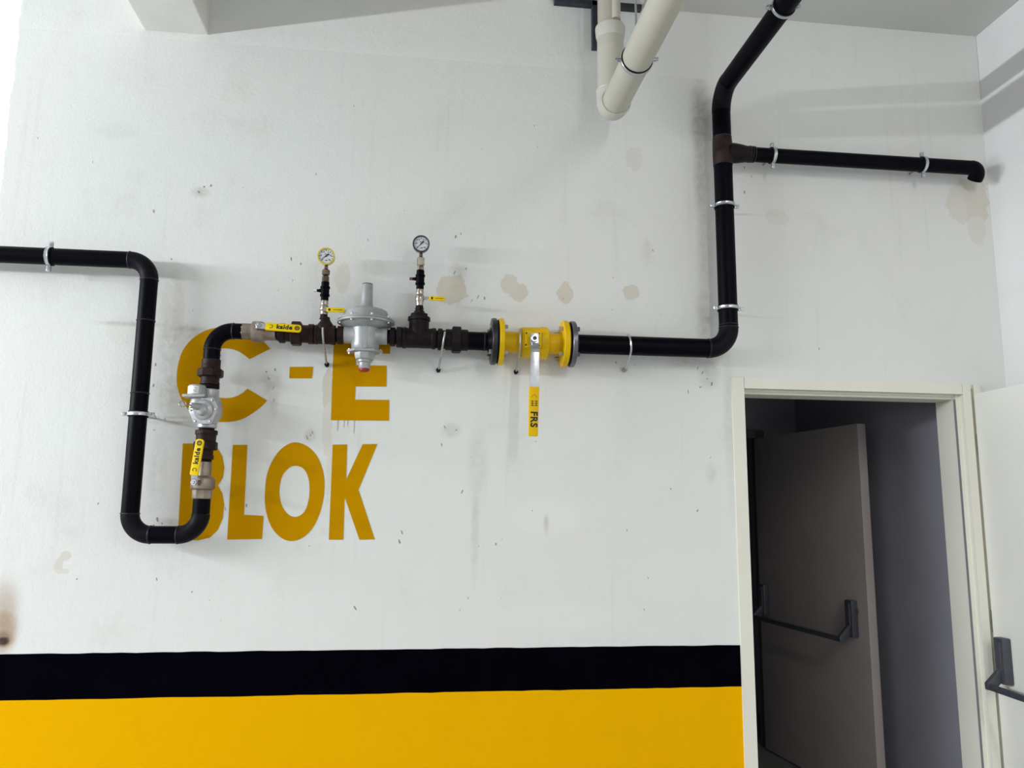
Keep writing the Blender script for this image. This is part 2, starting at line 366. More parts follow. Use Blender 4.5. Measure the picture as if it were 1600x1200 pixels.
# plastered lintel band along the top of the wall, a little proud of it
bandp = [(0, 3.600), (-.0008, 3.605), (-.0028, 3.625), (-.0044, 3.645), (-.005, 3.665), (-.005, CEIL), (0, CEIL)]
obj('lintel_band', MB().poly([(XL + .01, y, z) for y, z in bandp], (XR - XL - .012, 0, 0)), M_WALL, wall, True, label='plaster band under the ceiling')
XF = -6.2; YF = -9.0
struct(obj('wall_right', MB().box((XR, YF, 0), (XR + .2, 0, CEIL + .2)), M_WHITE, smooth=False), 'plain white side wall right of the door', 'wall')
struct(obj('floor', MB().box((XF, YF, -.1), (5.2, 3.6, 0)), M_FLOOR, smooth=False), 'grey concrete garage floor', 'floor')
struct(obj('floor_lobby', MB().box((.4, .10, 0), (2.80, 3.6, .004)), mat('dark_tile_floor', (.16, .15, .15), .5), smooth=False), 'dark floor of the lobby', 'floor')
struct(obj('light_lintel_front', MB().box((XF, YF - .2, 2.3), (XR + .2, YF, CEIL + .2)), M_WHITE, smooth=False), 'unseen lintel behind the viewer, added to keep the incoming light low', 'wall')  # out of view, shaped so light from behind enters low
struct(obj('light_lintel_left', MB().box((XF - .2, YF - .2, 2.75), (XF, 0, CEIL + .2)), M_WHITE, smooth=False), 'unseen lintel at the left, added to cut light on the upper wall', 'wall')  # added out of view to hold back high light from the left
struct(obj('ground', MB().box((-60, -60, -.30), (60, 60, -.12)), mat('dimming_ground', (.20, .20, .20), .8, 0, .1, 1), smooth=False), 'unseen ground outside, added to dim the light on the upper wall', 'ground')  # added out of view so the upper wall receives less light
# ceiling slab with a rough opening where the drain comes through
hx0, hx1, hy = 0.585, 1.02, -.42
cb = MB()
cb.box((XF, YF, CEIL), (hx0, 0, CEIL + .2)); cb.box((hx1, YF, CEIL), (XR, 0, CEIL + .2)); cb.box((hx0, YF, CEIL), (hx1, hy, CEIL + .2))
ceil = struct(obj('ceiling', cb, M_CEIL, smooth=False), 'grey painted concrete ceiling slab', 'ceiling')
hb = MB(); hb.box((hx0 - .02, hy - .02, CEIL + .2), (hx1 + .02, .0, CEIL + .6))
obj('shaft_shade_box', hb, M_DARK, ceil, False, label='dark box painting the shade of the opening above the drain pipe')  # near-black box: shade inside the opening is put into its colour
bm_ = MB().box((-1.262, YF, 3.632), (-.985, -.0005, CEIL + .01))
struct(obj('trim_1', bm_, M_BEAM, smooth=False, bevel=.006), 'white concrete ceiling beam running towards the viewer', 'beam')

# lobby behind the door
struct(obj('wall_lobby', MB().box((2.35, 1.80, 0), (2.62, 1.95, 2.75)).box((1.28, 1.80, 2.06), (2.35, 1.95, 2.75)).box((.4, 1.80, 0), (1.28, 1.95, 2.75)), M_GREYW, smooth=False), 'dark grey wall at the back of the lobby around the inner door', 'wall')
struct(obj('wall_lobby_left', MB().box((.4, .175, 0), (.55, 1.80, 2.75)), M_GREYW, smooth=False), 'grey left wall of the lobby', 'wall')
struct(obj('wall_lobby_right', MB().box((2.62, .175, 0), (2.80, 3.6, 2.75)), M_GREYW, smooth=False), 'grey wall beside the open inner door in the lobby', 'wall')
struct(obj('ceiling_lobby', MB().box((.4, .175, 2.75), (2.80, 3.6, 2.9)), M_GREYW, smooth=False), 'ceiling of the dark lobby', 'ceiling')
struct(obj('wall_passage', MB().box((.55, 3.45, 0), (2.62, 3.6, 2.75)).box((.4, 1.95, 0), (.55, 3.6, 2.75)), M_GREYW, smooth=False), 'unlit passage beyond the inner door', 'wall')
jam = MB().box((2.30, 1.74, 0), (2.36, 1.82, 2.075)).box((1.25, 1.74, 0), (1.31, 1.82, 2.075)).box((1.31, 1.74, 2.02), (2.30, 1.82, 2.075))
struct(obj('trim_2', jam, mat('dark_frame_paint', (.10, .09, .10), .6), smooth=False, bevel=.003), 'dark steel frame of the inner lobby door', 'door frame')

# steel frame of the outer door
fr = thing('door_frame', 'cream steel frame around the open doorway', 'door frame', (1.44, 0, 0))
fr['kind'] = 'structure'
def profile_z(prof, z0, z1): return MB().poly([(x, y, z0) for x, y in prof], (0, 0, z1 - z0))
jl = [(1.413, -.012), (1.470, -.012), (1.470, .040), (1.486, .040), (1.486, .052), (1.480, .052), (1.480, .165), (1.44, .165), (1.44, .0), (1.413, 0)]
obj('jamb', profile_z(jl, 0, 2.136), M_FRAME, fr, False)
jr = [(2.637, -.012), (2.606, -.012), (2.606, .010), (2.588, .010), (2.588, -.012), (2.547, -.012), (2.547, .018), (2.530, .018), (2.530, .165), (2.61, .165), (2.61, 0), (2.637, 0)]
obj('jamb', profile_z(jr, 0, 2.136), M_FRAME, fr, False)
hd = [(-.012, 2.136), (-.012, 2.087), (.028, 2.087), (.028, 2.078), (.040, 2.078), (.040, 2.068), (.165, 2.068), (.165, 2.11), (0, 2.11), (0, 2.136)]
obj('head', MB().poly([(1.472, y, z) for y, z in hd], (1.073, 0, 0)), M_FRAME, fr, False)
obj('seal', MB().box((2.5285, .020, .02), (2.531, .034, 2.066)), mat('grey_seal', (.22, .23, .24), .6), fr, False, label='grey rubber door seal')

def panic_bar(leaf, P, d, n, s0, s1, zb, kind_scale=1.0, mirrored=False):
    """push bar with two end boxes: P hinge foot, d along the leaf, n outward normal"""
    P = Vector(P); d = Vector(d); n = Vector(n); z = Vector((0, 0, 1))
    bar = None
    def at(s, o, h): return P + d*s + n*o + z*h
    b = MB().obox(at((s0 + s1)/2, .098, zb - .002), d*((s1 - s0)/2 + .008), n*.0085, z*.013)
    bar = obj('push_bar', b, M_BAR, leaf, True, .003)
    for s in (s0, s1):
        hb = MB().obox(at(s, .021, zb + .105), d*.030, n*.021, z*.098)
        bx = obj('end_box', hb, M_BAR, leaf, True, .008)
        sgn = 1 if s == s0 else -1
        cover = MB().obox(at(s, .044, zb + .125), d*.018, n*.0035, z*.062)
        obj('cover_plate', cover, mat('charcoal_cover', (.085, .09, .11), .35, .2), bx, True, .002)
        arm = MB().poly([at(s - .011, .030, zb + .075), at(s - .011, .050, zb + .070), at(s - .011, .110, zb + .012), at(s - .011, .108, zb - .016), at(s - .011, .075, zb - .016), at(s - .011, .028, zb + .030)], d*.022)
        obj('lever_arm', arm, M_BAR, leaf, True, .003)
    return bar

# outer door leaf, swung open towards the viewer
dd = Vector((-.055, -1, 0)).normalized(); nn = Vector((-1, .055, 0)).normalized()
d1 = thing('door_1', 'off-white steel fire door swung open at the right edge', 'door', (2.60, -.014, 0)); d1['kind'] = 'structure'
P1 = Vector((2.600, -.014, 0))
lf = MB().obox(P1 + dd*.535 - nn*.027 + Vector((0, 0, 1.048)), dd*.535, nn*.027, Vector((0, 0, 1.040)))
obj('leaf', lf, M_DOOR, d1, True, .0025)
panic_bar(d1, P1, dd, nn, .085, .93, .790)
for z in (.25, 1.05, 1.85):
    obj('hinge', MB().cyl(P1 + Vector((.010, .006, z)), (0, 0, 1), -.05, .05, .008, 12), M_STEEL, d1)
# inner door leaf, open inside the lobby
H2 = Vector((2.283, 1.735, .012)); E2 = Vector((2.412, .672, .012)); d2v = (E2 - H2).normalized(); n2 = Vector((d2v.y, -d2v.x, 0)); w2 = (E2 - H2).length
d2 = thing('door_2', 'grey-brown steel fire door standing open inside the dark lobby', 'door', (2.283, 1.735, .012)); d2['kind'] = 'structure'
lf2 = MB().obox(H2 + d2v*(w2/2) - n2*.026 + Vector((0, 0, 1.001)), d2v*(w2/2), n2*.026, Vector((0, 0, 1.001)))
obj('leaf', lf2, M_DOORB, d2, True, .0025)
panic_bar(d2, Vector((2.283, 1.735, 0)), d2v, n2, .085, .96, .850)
obj('lock_cylinder', MB().cyl(H2 + d2v*.985 + n2*.002 + Vector((0, 0, .985)), n2, 0, .012, .014, 16), M_BAR, d2)

# ------------------------------------------------------------------ painted lettering C - E BLOK
sg = thing('painted_lettering', 'ochre painted letters C - E BLOK on the white wall behind the pipes', 'lettering', (-.57, 0, 1.4))
def cap(loops): return flat_shape('letter', loops, M_OCHRE, sg, (0, -.0009, 0), (1, 0, 0), (0, 0, 1), .0006)
def densify(lp, k=3):
    n = len(lp); o = []
    for i in range(n):
        p0, p1, p2, p3 = lp[(i-1) % n], lp[i], lp[(i+1) % n], lp[(i+2) % n]
        for j in range(k):
            t = j/k; o.append(tuple(0.5*((2*p1[a]) + (-p0[a]+p2[a])*t + (2*p0[a]-5*p1[a]+4*p2[a]-p3[a])*t*t + (-p0[a]+3*p1[a]-3*p2[a]+p3[a])*t**3) for a in (0, 1)))
    return o
def smooth_line(lp, k=4):
    q = [lp[0]] + lp + [lp[-1]]; o = []
    for i in range(1, len(q)-2):
        p0, p1, p2, p3 = q[i-1:i+3]
        for j in range(k):
            t = j/k; o.append(tuple(0.5*((2*p1[a]) + (-p0[a]+p2[a])*t + (2*p0[a]-5*p1[a]+4*p2[a]-p3[a])*t*t + (-p0[a]+3*p1[a]-3*p2[a]+p3[a])*t**3) for a in (0, 1)))
    return o + [lp[-1]]
cap([smooth_line([(-.638,2.204),(-.674,2.238),(-.713,2.262),(-.764,2.282),(-.823,2.290),(-.881,2.284),(-.93,2.262),(-.969,2.228),(-.997,2.183),(-1.011,2.126),(-1.013,2.066),(-1.004,2.018),(-.982,1.968),(-.948,1.926),(-.906,1.899),(-.864,1.887),(-.815,1.885),(-.766,1.89),(-.725,1.905),(-.686,1.932),(-.658,1.957),(-.639,1.980)])
     + smooth_line([(-.723,2.029),(-.744,2.008),(-.772,1.993),(-.805,1.986),(-.838,1.989),(-.871,2.003),(-.898,2.035),(-.911,2.080),(-.911,2.128),(-.899,2.163),(-.875,2.187),(-.843,2.198),(-.809,2.199),(-.776,2.191),(-.75,2.177),(-.722,2.156)])])
cap([[(-.553,2.127),(-.455,2.131),(-.458,2.08),(-.553,2.078)]])
cap([[(-.374,2.300),(-.131,2.300),(-.131,2.198),(-.277,2.195),(-.276,2.143),(-.144,2.145),(-.142,2.053),(-.273,2.05),(-.273,1.993),(-.128,1.995),(-.126,1.905),(-.371,1.902)]])
cap([[(-.969,1.792),(-.866,1.793),(-.832,1.780),(-.808,1.742),(-.797,1.696),(-.800,1.654),(-.818,1.621),(-.798,1.588),(-.788,1.542),(-.79,1.489),(-.807,1.439),(-.837,1.408),(-.880,1.398),(-.962,1.400)],
     [(-.898,1.715),(-.880,1.715),(-.868,1.695),(-.868,1.665),(-.880,1.648),(-.898,1.648)],[(-.895,1.565),(-.876,1.562),(-.864,1.540),(-.864,1.505),(-.876,1.485),(-.895,1.482)]])
cap([[(-.768,1.79),(-.709,1.791),(-.706,1.502),(-.627,1.498),(-.628,1.404),(-.767,1.401)]])
cap([densify([(-.517,1.805),(-.466,1.791),(-.422,1.749),(-.394,1.685),(-.385,1.617),(-.392,1.542),(-.417,1.466),(-.456,1.416),(-.504,1.396),(-.55,1.408),(-.593,1.453),(-.62,1.523),(-.627,1.598),(-.622,1.674),(-.596,1.742),(-.561,1.785)]),
     densify([(-.508,1.707),(-.475,1.695),(-.454,1.659),(-.446,1.608),(-.449,1.558),(-.463,1.516),(-.493,1.495),(-.526,1.503),(-.553,1.536),(-.567,1.582),(-.568,1.624),(-.559,1.666),(-.536,1.696)])])
cap([[(-.359,1.798),(-.299,1.8),(-.297,1.651),(-.234,1.802),(-.172,1.804),(-.244,1.609),(-.169,1.404),(-.232,1.402),(-.300,1.578),(-.299,1.402),(-.358,1.402)]])
for x, h, w in [(-.341,.05,.004),(-.315,.035,.003),(-.272,.06,.003),(-.30,.028,.003)]:   # runs of paint under the E
    obj('drip', MB().poly([(x-w, -.0008, 1.903), (x-w*.7, -.0008, 1.903-h*.8), (x, -.0008, 1.903-h), (x+w*.7, -.0008, 1.903-h*.8), (x+w, -.0008, 1.903)], (0, .0006, 0)), mat('thin_drip', (.50, .50, .44), .6), sg, False)

# ------------------------------------------------------------------ pipework
YA = -0.100; RL = 0.0345; RM = 0.033; RR = 0.0420
X_, Z_, Yv = Vector((1, 0, 0)), Vector((0, 0, 1)), Vector((0, 1, 0))
def seam(c, d, r, par):
    return obj('weld_seam', MB().torus(c, d, r - .0008, .0036, 32, 8), M_WELD, par)

# left loop
gl = thing('gas_pipe', 'black gas pipe loop coming in at the left and bending up to the lower valve', 'pipe', (-1.12, YA, 1.42))
zt, xv, zb_, x2, R = 2.540, -1.121, 1.423, -.852, .082
obj('pipe', MB().tube([(-2.6, YA, zt), (xv - R, YA, zt)], RL, 32), M_BLACK, gl)
obj('elbow', MB().tube(arc((xv - R, YA, zt - R), Z_, X_, R, 14), RL + .0008, 32), M_ELBOW, gl)
obj('pipe', MB().tube([(xv, YA, zt - R), (xv, YA, zb_ + R)], RL, 32), M_BLACK, gl)
obj('elbow', MB().tube(arc((xv + R, YA, zb_ + R), -X_, -Z_, R, 14), RL + .0008, 32), M_ELBOW, gl)
obj('pipe', MB().tube([(xv + R, YA, zb_), (x2 - R, YA, zb_)], RL, 32), M_BLACK, gl)
obj('elbow', MB().tube(arc((x2 - R, YA, zb_ + R), -Z_, X_, R, 14), RL + .0008, 32), M_ELBOW, gl)
obj('pipe', MB().tube([(x2, YA, zb_ + R), (x2, YA, 1.572)], RL - .001, 32), M_BLACK, gl)
for c, d in [((xv - R, YA, zt), X_), ((xv, YA, zt - R), Z_), ((xv, YA, 2.285), Z_), ((xv, YA, 1.985), Z_), ((xv, YA, zb_ + R), Z_), ((xv + R, YA, zb_), X_), ((x2 - R, YA, zb_), X_)]:
    seam(c, d, RL, gl)

def ball_valve(label, o, d, t, prof, pivot, stem_from, lever, group, text_up):
    """ball valve along axis d: prof = body outline, ends = hexagon ends, lever = (start, end) of the sleeve"""
    v = thing('ball_valve', label, 'valve', o, group)
    o = Vector(o); d = Vector(d)
    (e0, e1, re0), (b0, b1, rb), (f0, f1, rf) = t
    obj('hex_end', MB().lathe(o, d, [(e0, re0*.93), (e0 + .003, re0), (e1 - .003, re0), (e1, re0*.95)], 8, math.pi/8), M_NICKEL, v, True)
    obj('body', MB().lathe(o, d, [(b0, re0*.95), (b0 + .004, rb*.97), (b0 + .010, rb), (b1 - .022, rb), (b1 - .010, rb*.93), (b1, rf)], 36), M_NICKEL, v)
    obj('end_neck', MB().lathe(o, d, [(f0, rf), (f1 - .002, rf), (f1, rf - .002)], 36), M_NICKEL, v)
    pv = Vector(pivot); sf = Vector(stem_from); sd = (pv - sf).normalized()
    obj('stem', MB().cyl(sf, sd, 0, (pv - sf).length + .004, .011, 16), M_NICKEL, v)
    obj('stem_nut', MB().cyl(pv, sd, 0, .013, .0135, 6), M_CHROME, v)
    obj('stem_tip', MB().cyl(pv, sd, .010, .019, .006, 12), M_CHROME, v)
    a, b = Vector(lever[0]), Vector(lever[1]); u = (b - a).normalized(); w = sd.cross(u).normalized(); nrm = u.cross(w).normalized()
    if nrm.y > 0: nrm = -nrm
    obj('lever_plate', MB().obox((pv + a)/2 + u*.002, ((a - pv)*.5) + u*.012, w*.0125, nrm*.0025), M_CHROME, v, True, .001)
    hw = .0165; L_ = (b - a).length
    pts = [a + w*hw*s for s in (1,)]
    ol = [a - w*hw*.85, a + u*.004 - w*hw] + [b - u*.010 - w*hw, b - u*.003 - w*hw*.8, b - w*hw*.4, b + w*hw*.4, b - u*.003 + w*hw*.8, b - u*.010 + w*hw] + [a + u*.004 + w*hw, a + w*hw*.85]
    hnd = obj('handle', MB().poly([p - nrm*.0045 for p in ol], nrm*.009), M_YELH, v, True, .0018, label='yellow plastic covered lever')
    c = (a + b)/2 + nrm*.0051
    rd = u if u.x > 0.5 else u
    upv = w if w.dot(Vector(text_up)) > 0 else -w
    lettering('lettering', 'kalde', .027, M_INK, hnd, c + rd*.004, rd, upv, .0003, .0009)
    lg = MB()
    k = c + rd*.055
    lg.torus(k, nrm, .0088, .0013, 20, 4)
    for j in (-1, 0, 1): lg.obox(k + rd*(j*.005), rd*.0012, upv*(.0075 - .002*abs(j)), nrm*.0004)
    obj('emblem', lg, M_INK, hnd, False)
    kk = c - rd*.050
    am = MB().tube([kk + rd*(.0065*math.cos(q)) + upv*(.008*math.sin(q)) for q in [math.radians(x) for x in range(-140, 141, 20)]], .0011, 4)
    obj('mark', am, M_INK, hnd, False)
    return v

# lower valve in the rising leg (axis vertical)
gv = 'yellow lever ball valves'
ball_valve('nickel ball valve with upright yellow kalde lever in the rising leg of the loop', (x2, YA, 1.565), Z_, ((0, .038, .0385), (.036, .092, .047), (.090, .148, .0295)), None,
           (-.862, -.182, 1.628), (-.855, YA - .03, 1.628), ((-.864, -.192, 1.655), (-.849, -.192, 1.797)), gv, (-1, 0, .1))

def fitting(name, label, o, d, segs, group=None, cat='fitting', m=None, loc=None):
    """chain of rings, hexagons and barrels on one axis: (kind, part, t0, t1, r0, r1)"""
    v = thing(name, label, cat, loc or o, group)
    for s in segs:
        kind, nm, t0, t1, r0, r1 = s[:6]; mm = s[6] if len(s) > 6 else (m or M_IRON)
        if kind == 'hex': mb = MB().lathe(o, d, [(t0, r0*.9), (t0 + .004, r0), (t1 - .004, r0), (t1, r0*.9)], 8, math.pi/8)
        elif kind == 'ring': mb = MB().lathe(o, d, [(t0, r0 - .003), (t0 + .002, r0), (t1 - .002, r0), (t1, r0 - .003)], 32)
        else: mb = MB().lathe(o, d, [(t0, r0), (t1, r1)], 32)
        obj(nm, mb, mm, v)
    return v
gu = 'brown pipe unions'
fitting('pipe_union', 'brown iron pipe union directly above the lower ball valve', (x2, YA, 1.71), Z_,
        [('c', 'thread', 0, .016, .027, .027, M_RUB), ('ring', 'collar', .012, .030, .0345, 0), ('c', 'barrel', .028, .052, .031, .031), ('hex', 'union_nut', .050, .084, .047, 0),
         ('c', 'sleeve', .082, .112, .038, .0395), ('ring', 'collar', .111, .130, .0435, 0), ('c', 'thread', .128, .142, .030, .030, M_RUB)], gu)

# safety shut-off valve
sv = thing('shutoff_valve', 'silver cast safety shut-off valve with white cap and pull ring on the rising leg', 'valve', (x2, YA, 1.85))
obj('body', MB().lathe((x2, YA, 1.848), Z_, [(0, .036), (.004, .039), (.022, .039), (.034, .047), (.055, .055), (.080, .057), (.105, .054), (.122, .044), (.132, .039), (.156, .039), (.160, .036)], 32), M_SILVER, sv)
cf = Vector((-.22, -1, -.06)).normalized(); c0 = Vector((-.846, -.160, 1.912))
e1 = Vector((1, -.22, 0)).normalized(); e2 = e1.cross(cf).normalized(); e2 = e2 if e2.z > 0 else -e2
hexp = [(-.034,-.052), (.030,-.052), (.036,-.048), (.058,.004), (.058,.018), (.040,.052), (-.036,.052), (-.062,.012), (-.062,.000), (-.040,-.048)]
obj('cover_plate', MB().poly([c0 + e1*a + e2*b for a, b in hexp], cf*.016), M_SILVER, sv, True, .002)
obj('cover_back', MB().poly([c0 + e1*a*.92 + e2*b*.92 for a, b in hexp], -cf*.04), M_SILVER, sv, True, .002)
obj('dome', MB().lathe(c0 + cf*.014 + e2*.004, cf, [(0, .042), (.006, .041), (.012, .036), (.018, .026), (.024, .024), (.030, .018), (.034, .010)], 32), M_SILVER, sv)
for a, b in [(-.033,-.042), (.028,-.042), (.050,.006), (-.053,.004), (.034,.043), (-.032,.043)]:
    obj('bolt', MB().cyl(c0 + e1*a + e2*b + cf*.015, cf, 0, .005, .0052, 6), M_CHROME, sv)
sd_ = Vector((-.62, -.78, .06)).normalized(); s0 = c0 + cf*.025 + e2*.012
obj('stem', MB().lathe(s0, sd_, [(0, .018), (.012, .0165), (.030, .014), (.052, .011), (.056, .008)], 20), M_CAST, sv)
rg = s0 + sd_*.085
pr = obj('pull_ring', MB().torus(rg + Vector((-.004, 0, 0)), Vector((.35, -1, .45)), .0125, .0022, 24, 6), M_STEEL, sv)
obj('ring_pin', MB().tube([s0 + sd_*.05, s0 + sd_*.074], .0032, 8), M_STEEL, sv)
obj('cap_plate', MB().obox((-.888, -.158, 1.970), (.043, 0, .001), (0, .034, 0), (0, 0, .0055)), M_SILVER, sv, True, .002)
obj('neck', MB().lathe((-.876, -.150, 1.915), Z_, [(0, .036), (.03, .034), (.052, .028)], 24), M_SILVER, sv)
obj('cap', MB().lathe((-.884, -.160, 1.974), Z_, [(0, .033), (.004, .034), (.034, .034), (.040, .031), (.042, .02)], 32), M_CAST, sv)
lb = MB(); 
for i in range(9):
    a0 = math.radians(-62 + i*11 - 90 - 12); a1 = a0 + math.radians(11); q = .0346
    lb.add([(-.884 + q*math.cos(a0), -.160 + q*math.sin(a0), 1.978), (-.884 + q*math.cos(a1), -.160 + q*math.sin(a1), 1.978), (-.884 + q*math.cos(a1), -.160 + q*math.sin(a1), 2.008), (-.884 + q*math.cos(a0), -.160 + q*math.sin(a0), 2.008)], [(0, 1, 2, 3)])
lab = obj('paper_label', lb, M_LABEL, sv)
pm = MB()
for h, xx, w in [(2.002, .004, .007), (1.997, .006, .005), (1.991, .002, .009), (1.985, .004, .008)]: pm.obox((-.884 + xx, -.1953 + xx*.10, h), (w*.8, .0004, 0), (0, .0004, 0), (0, 0, .0009))
obj('print', pm, mat('grey_print', (.25, .25, .28), .6), lab, False)

fitting('pipe_union', 'brown iron pipe union between the shut-off valve and the black elbow', (x2, YA, 2.004), Z_,
        [('c', 'thread', 0, .010, .030, .030, M_RUB), ('ring', 'collar', .006, .022, .0385, 0, M_RUB), ('ring', 'collar', .022, .033, .0385, 0), ('c', 'barrel', .031, .056, .0365, .0365), ('hex', 'union_nut', .054, .088, .0515, 0), ('c', 'sleeve', .086, .108, .039, .0365), ('ring', 'sleeve_rim', .104, .128, .0375, 0)], gu)

# black elbow up to the main run
zm = 2.254; R3 = .080
be = thing('pipe_elbow', 'black steel elbow joining the rising leg to the horizontal run', 'pipe', (x2, YA, 2.13))
obj('pipe', MB().tube([(x2, YA, 2.125), (x2, YA, zm - R3)], RM, 32), M_BLACK, be)
obj('elbow', MB().tube(arc((x2 + R3, YA, zm - R3), -X_, Z_, R3, 14), RM + .0006, 32), M_BLACK, be)
obj('pipe', MB().tube([(x2 + R3, YA, zm), (-.735, YA, zm)], RM, 32), M_BLACK, be)
seam((x2 + R3, YA, zm), X_, RM, be); seam((x2, YA, zm - R3), Z_, RM, be)

ball_valve('nickel ball valve with level yellow kalde lever on the horizontal run', (-.738, YA, zm), X_, ((0, .042, .0345), (.040, .098, .0445), (.096, .140, .0345)), None,
           (-.660, -.163, zm + .013), (-.668, YA - .03, zm + .006), ((-.630, -.172, zm + .009), (-.487, -.172, zm + .003)), gv, (0, 0, 1))
fitting('pipe_union', 'brown iron union right of the level yellow lever', (-.600, YA, zm - .002), X_,
        [('c', 'thread', 0, .012, .030, .030, M_RUB), ('c', 'barrel', .008, .064, .034, .035), ('ring', 'collar', .014, .038, .0415, 0), ('hex', 'union_nut', .063, .104, .0525, 0), ('c', 'sleeve', .102, .134, .0375, .0375), ('ring', 'collar', .132, .156, .0425, 0), ('c', 'thread', .154, .166, .032, .032, M_RUB)], gu)
# tee with first gauge
xt1 = -.400
t1 = thing('pipe_tee', 'small brown tee carrying the yellow rimmed gauge', 'fitting', (xt1, YA, zm), 'brown pipe tees')
obj('run', MB().lathe((-.442, YA, zm - .003), X_, [(0, .039), (.003, .0415), (.012, .0415), (.014, .0395), (.068, .0395), (.070, .0415), (.083, .0415), (.086, .039)], 32), M_IRON, t1)
obj('boss', MB().lathe((xt1, YA, zm), Z_, [(.0, .040), (.036, .036), (.048, .027), (.058, .020), (.066, .0175), (.072, .0175)], 28), M_IRON, t1)
fitting('pipe_nipple', 'short brown threaded nipple left of the grey regulator', (-.356, YA, zm - .002), X_, [('c', 'thread', -.002, .042, .030, .030, M_RUB), ('ring', 'collar', .008, .032, .039, 0)], 'threaded nipples')

def gauge(label, x, z, rim_mat, zs, tip, ang, hz, hx0_, hx1_, hy_, nutcols):
    """pressure gauge on its cock and mini ball valve; zs = stack heights from the gauge downwards"""
    G = 'gauge assemblies'
    g = thing('pressure_gauge', label[0], 'gauge', (x, YA, zs['neck']), 'pressure gauges')
    fdir = Vector((0, -1, -.10)).normalized(); c = Vector((x, YA - .010, z)); r = .0365
    obj('case', MB().lathe(c, fdir, [(-.018, r*.9), (-.015, r*.97), (.010, r*.97), (.012, r), (.018, r), (.019, r*.86), (.014, r*.84)], 40), rim_mat, g)
    dl = obj('dial', MB().lathe(c, fdir, [(.008, r*.86), (.0142, r*.86)], 40), M_DIAL, g)
    e1 = Vector((1, 0, 0)); e2 = e1.cross(fdir).normalized(); e2 = e2 if e2.z > 0 else -e2
    f = c + fdir*.0150
    tk = MB()
    for i in range(13):
        a = math.radians(225 - i*22.5); u = e1*math.cos(a) + e2*math.sin(a); w = e1*-math.sin(a) + e2*math.cos(a)
        ln = .0035 if i % 2 == 0 else .002
        tk.obox(f + u*(.0285 - ln), u*ln, w*(.0011 if i % 2 == 0 else .0006), fdir*.0002)
    obj('scale_marks', tk, M_INK, dl, False)
    pm_ = MB()
    for i in range(6):
        a = math.radians(225 - i*54); p = f + (e1*math.cos(a) + e2*math.sin(a))*.0195
        pm_.obox(p, e1*.0022, e2*.0016, fdir*.0002)
    pm_.obox(f + e2*.0085 - e1*.001, e1*.0055, e2*.0012, fdir*.0002); pm_.obox(f - e2*.018 + e1*.002, e1*.0050, e2*.0014, fdir*.0002)
    obj('dial_print', pm_, M_INK, dl, False)
    a = math.radians(ang); u = e1*math.cos(a) + e2*math.sin(a); w = e1*-math.sin(a) + e2*math.cos(a)
    obj('needle', MB().poly([f + fdir*.0008 + u*.026, f + fdir*.0008 - w*.0017, f + fdir*.0008 - u*.016 - w*.0032, f + fdir*.0008 - u*.016 + w*.0032, f + fdir*.0008 + w*.0017], fdir*.0006), M_INK, g, False)
    obj('needle_hub', MB().cyl(f, fdir, 0, .0022, .0034, 12), M_INK, g)
    a0, a1 = zs['neckbar']
    obj('neck', MB().lathe((x, YA, 0), Z_, [(a0, .008), (a1, .008)], 12), M_BRASS, g)
    b0, b1 = zs['nut1']; obj('nut', MB().lathe((x, YA, 0), Z_, [(b0, .012), (b0 + .004, .0165), (b1 - .006, .0165), (b1, .010)], 8), nutcols[0], g)
    b0, b1 = zs['nut2']; obj('nut', MB().lathe((x, YA, 0), Z_, [(b0, .0155), (b1 - .003, .0155), (b1, .011)], 8, .3), nutcols[1], g)
    k = thing('gauge_cock', label[1], 'valve', (x, YA, zs['cock'][0]), 'gauge cocks')
    k0, k1 = zs['cock']; h = k1 - k0
    obj('body', MB().lathe((x, YA, 0), Z_, [(k0, .0145), (k0 + .1*h, .0165), (k0 + .26*h, .0155), (k0 + .27*h, .0205), (k0 + .36*h, .0205), (k0 + .37*h, .0178), (k0 + .66*h, .0178), (k0 + .67*h, .0205), (k0 + .76*h, .0205), (k0 + .78*h, .0165), (k0 + .98*h, .017), (k1, .0145)], 24), M_BLACK, k)
    kz = k0 + .55*h
    obj('button', MB().lathe((x, YA, kz), -X_, [(.010, .0085), (.024, .0075), (.026, .0062), (.034, .0062)], 14), M_BLACK, k)
    obj('button_tip', MB().lathe((x, YA, kz), -X_, [(.033, .0062), (.046, .0062)], 14), tip, k, label='coloured tip of the push button')
    v = thing('mini_ball_valve', label[2], 'valve', (x, YA, zs['valve'][0]), 'small gauge valves')
    v0, v1 = zs['valve']; h = v1 - v0
    obj('body', MB().lathe((x, YA, 0), Z_, [(v0, .0150), (v0 + .12*h, .0165), (v0 + .24*h, .0165), (v0 + .30*h, .0185), (v0 + .62*h, .0185), (v0 + .70*h, .0155), (v0 + .80*h, .0165), (v1, .0150)], 20), M_NUT, v)
    sp = Vector((x + hx0_, hy_, hz))
    obj('stem', MB().tube([(x, YA, hz), sp], .006, 10), M_STEEL, v)
    obj('stem_screw', MB().cyl(sp, (0, -1, 0), -.003, .006, .0075, 6), M_CHROME, v)
    hnd = obj('handle', MB().poly([(x + hx0_ + .010, hy_ - .002, hz + .0085), (x + hx0_ + .010, hy_ - .002, hz - .0105), (x + hx1_ - .006, hy_ - .002, hz - .011), (x + hx1_, hy_ - .002, hz - .004), (x + hx1_, hy_ - .002, hz + .004), (x + hx1_ - .006, hy_ - .002, hz + .0085)], (0, -.006, 0)), M_YELH, v, True, .0012, label='small yellow lever')
    obj('lever_plate', MB().obox((x + hx0_ + .006, hy_ - .004, hz - .001), (.012, 0, 0), (0, .0012, 0), (0, 0, .0065)), M_CHROME, v, False)
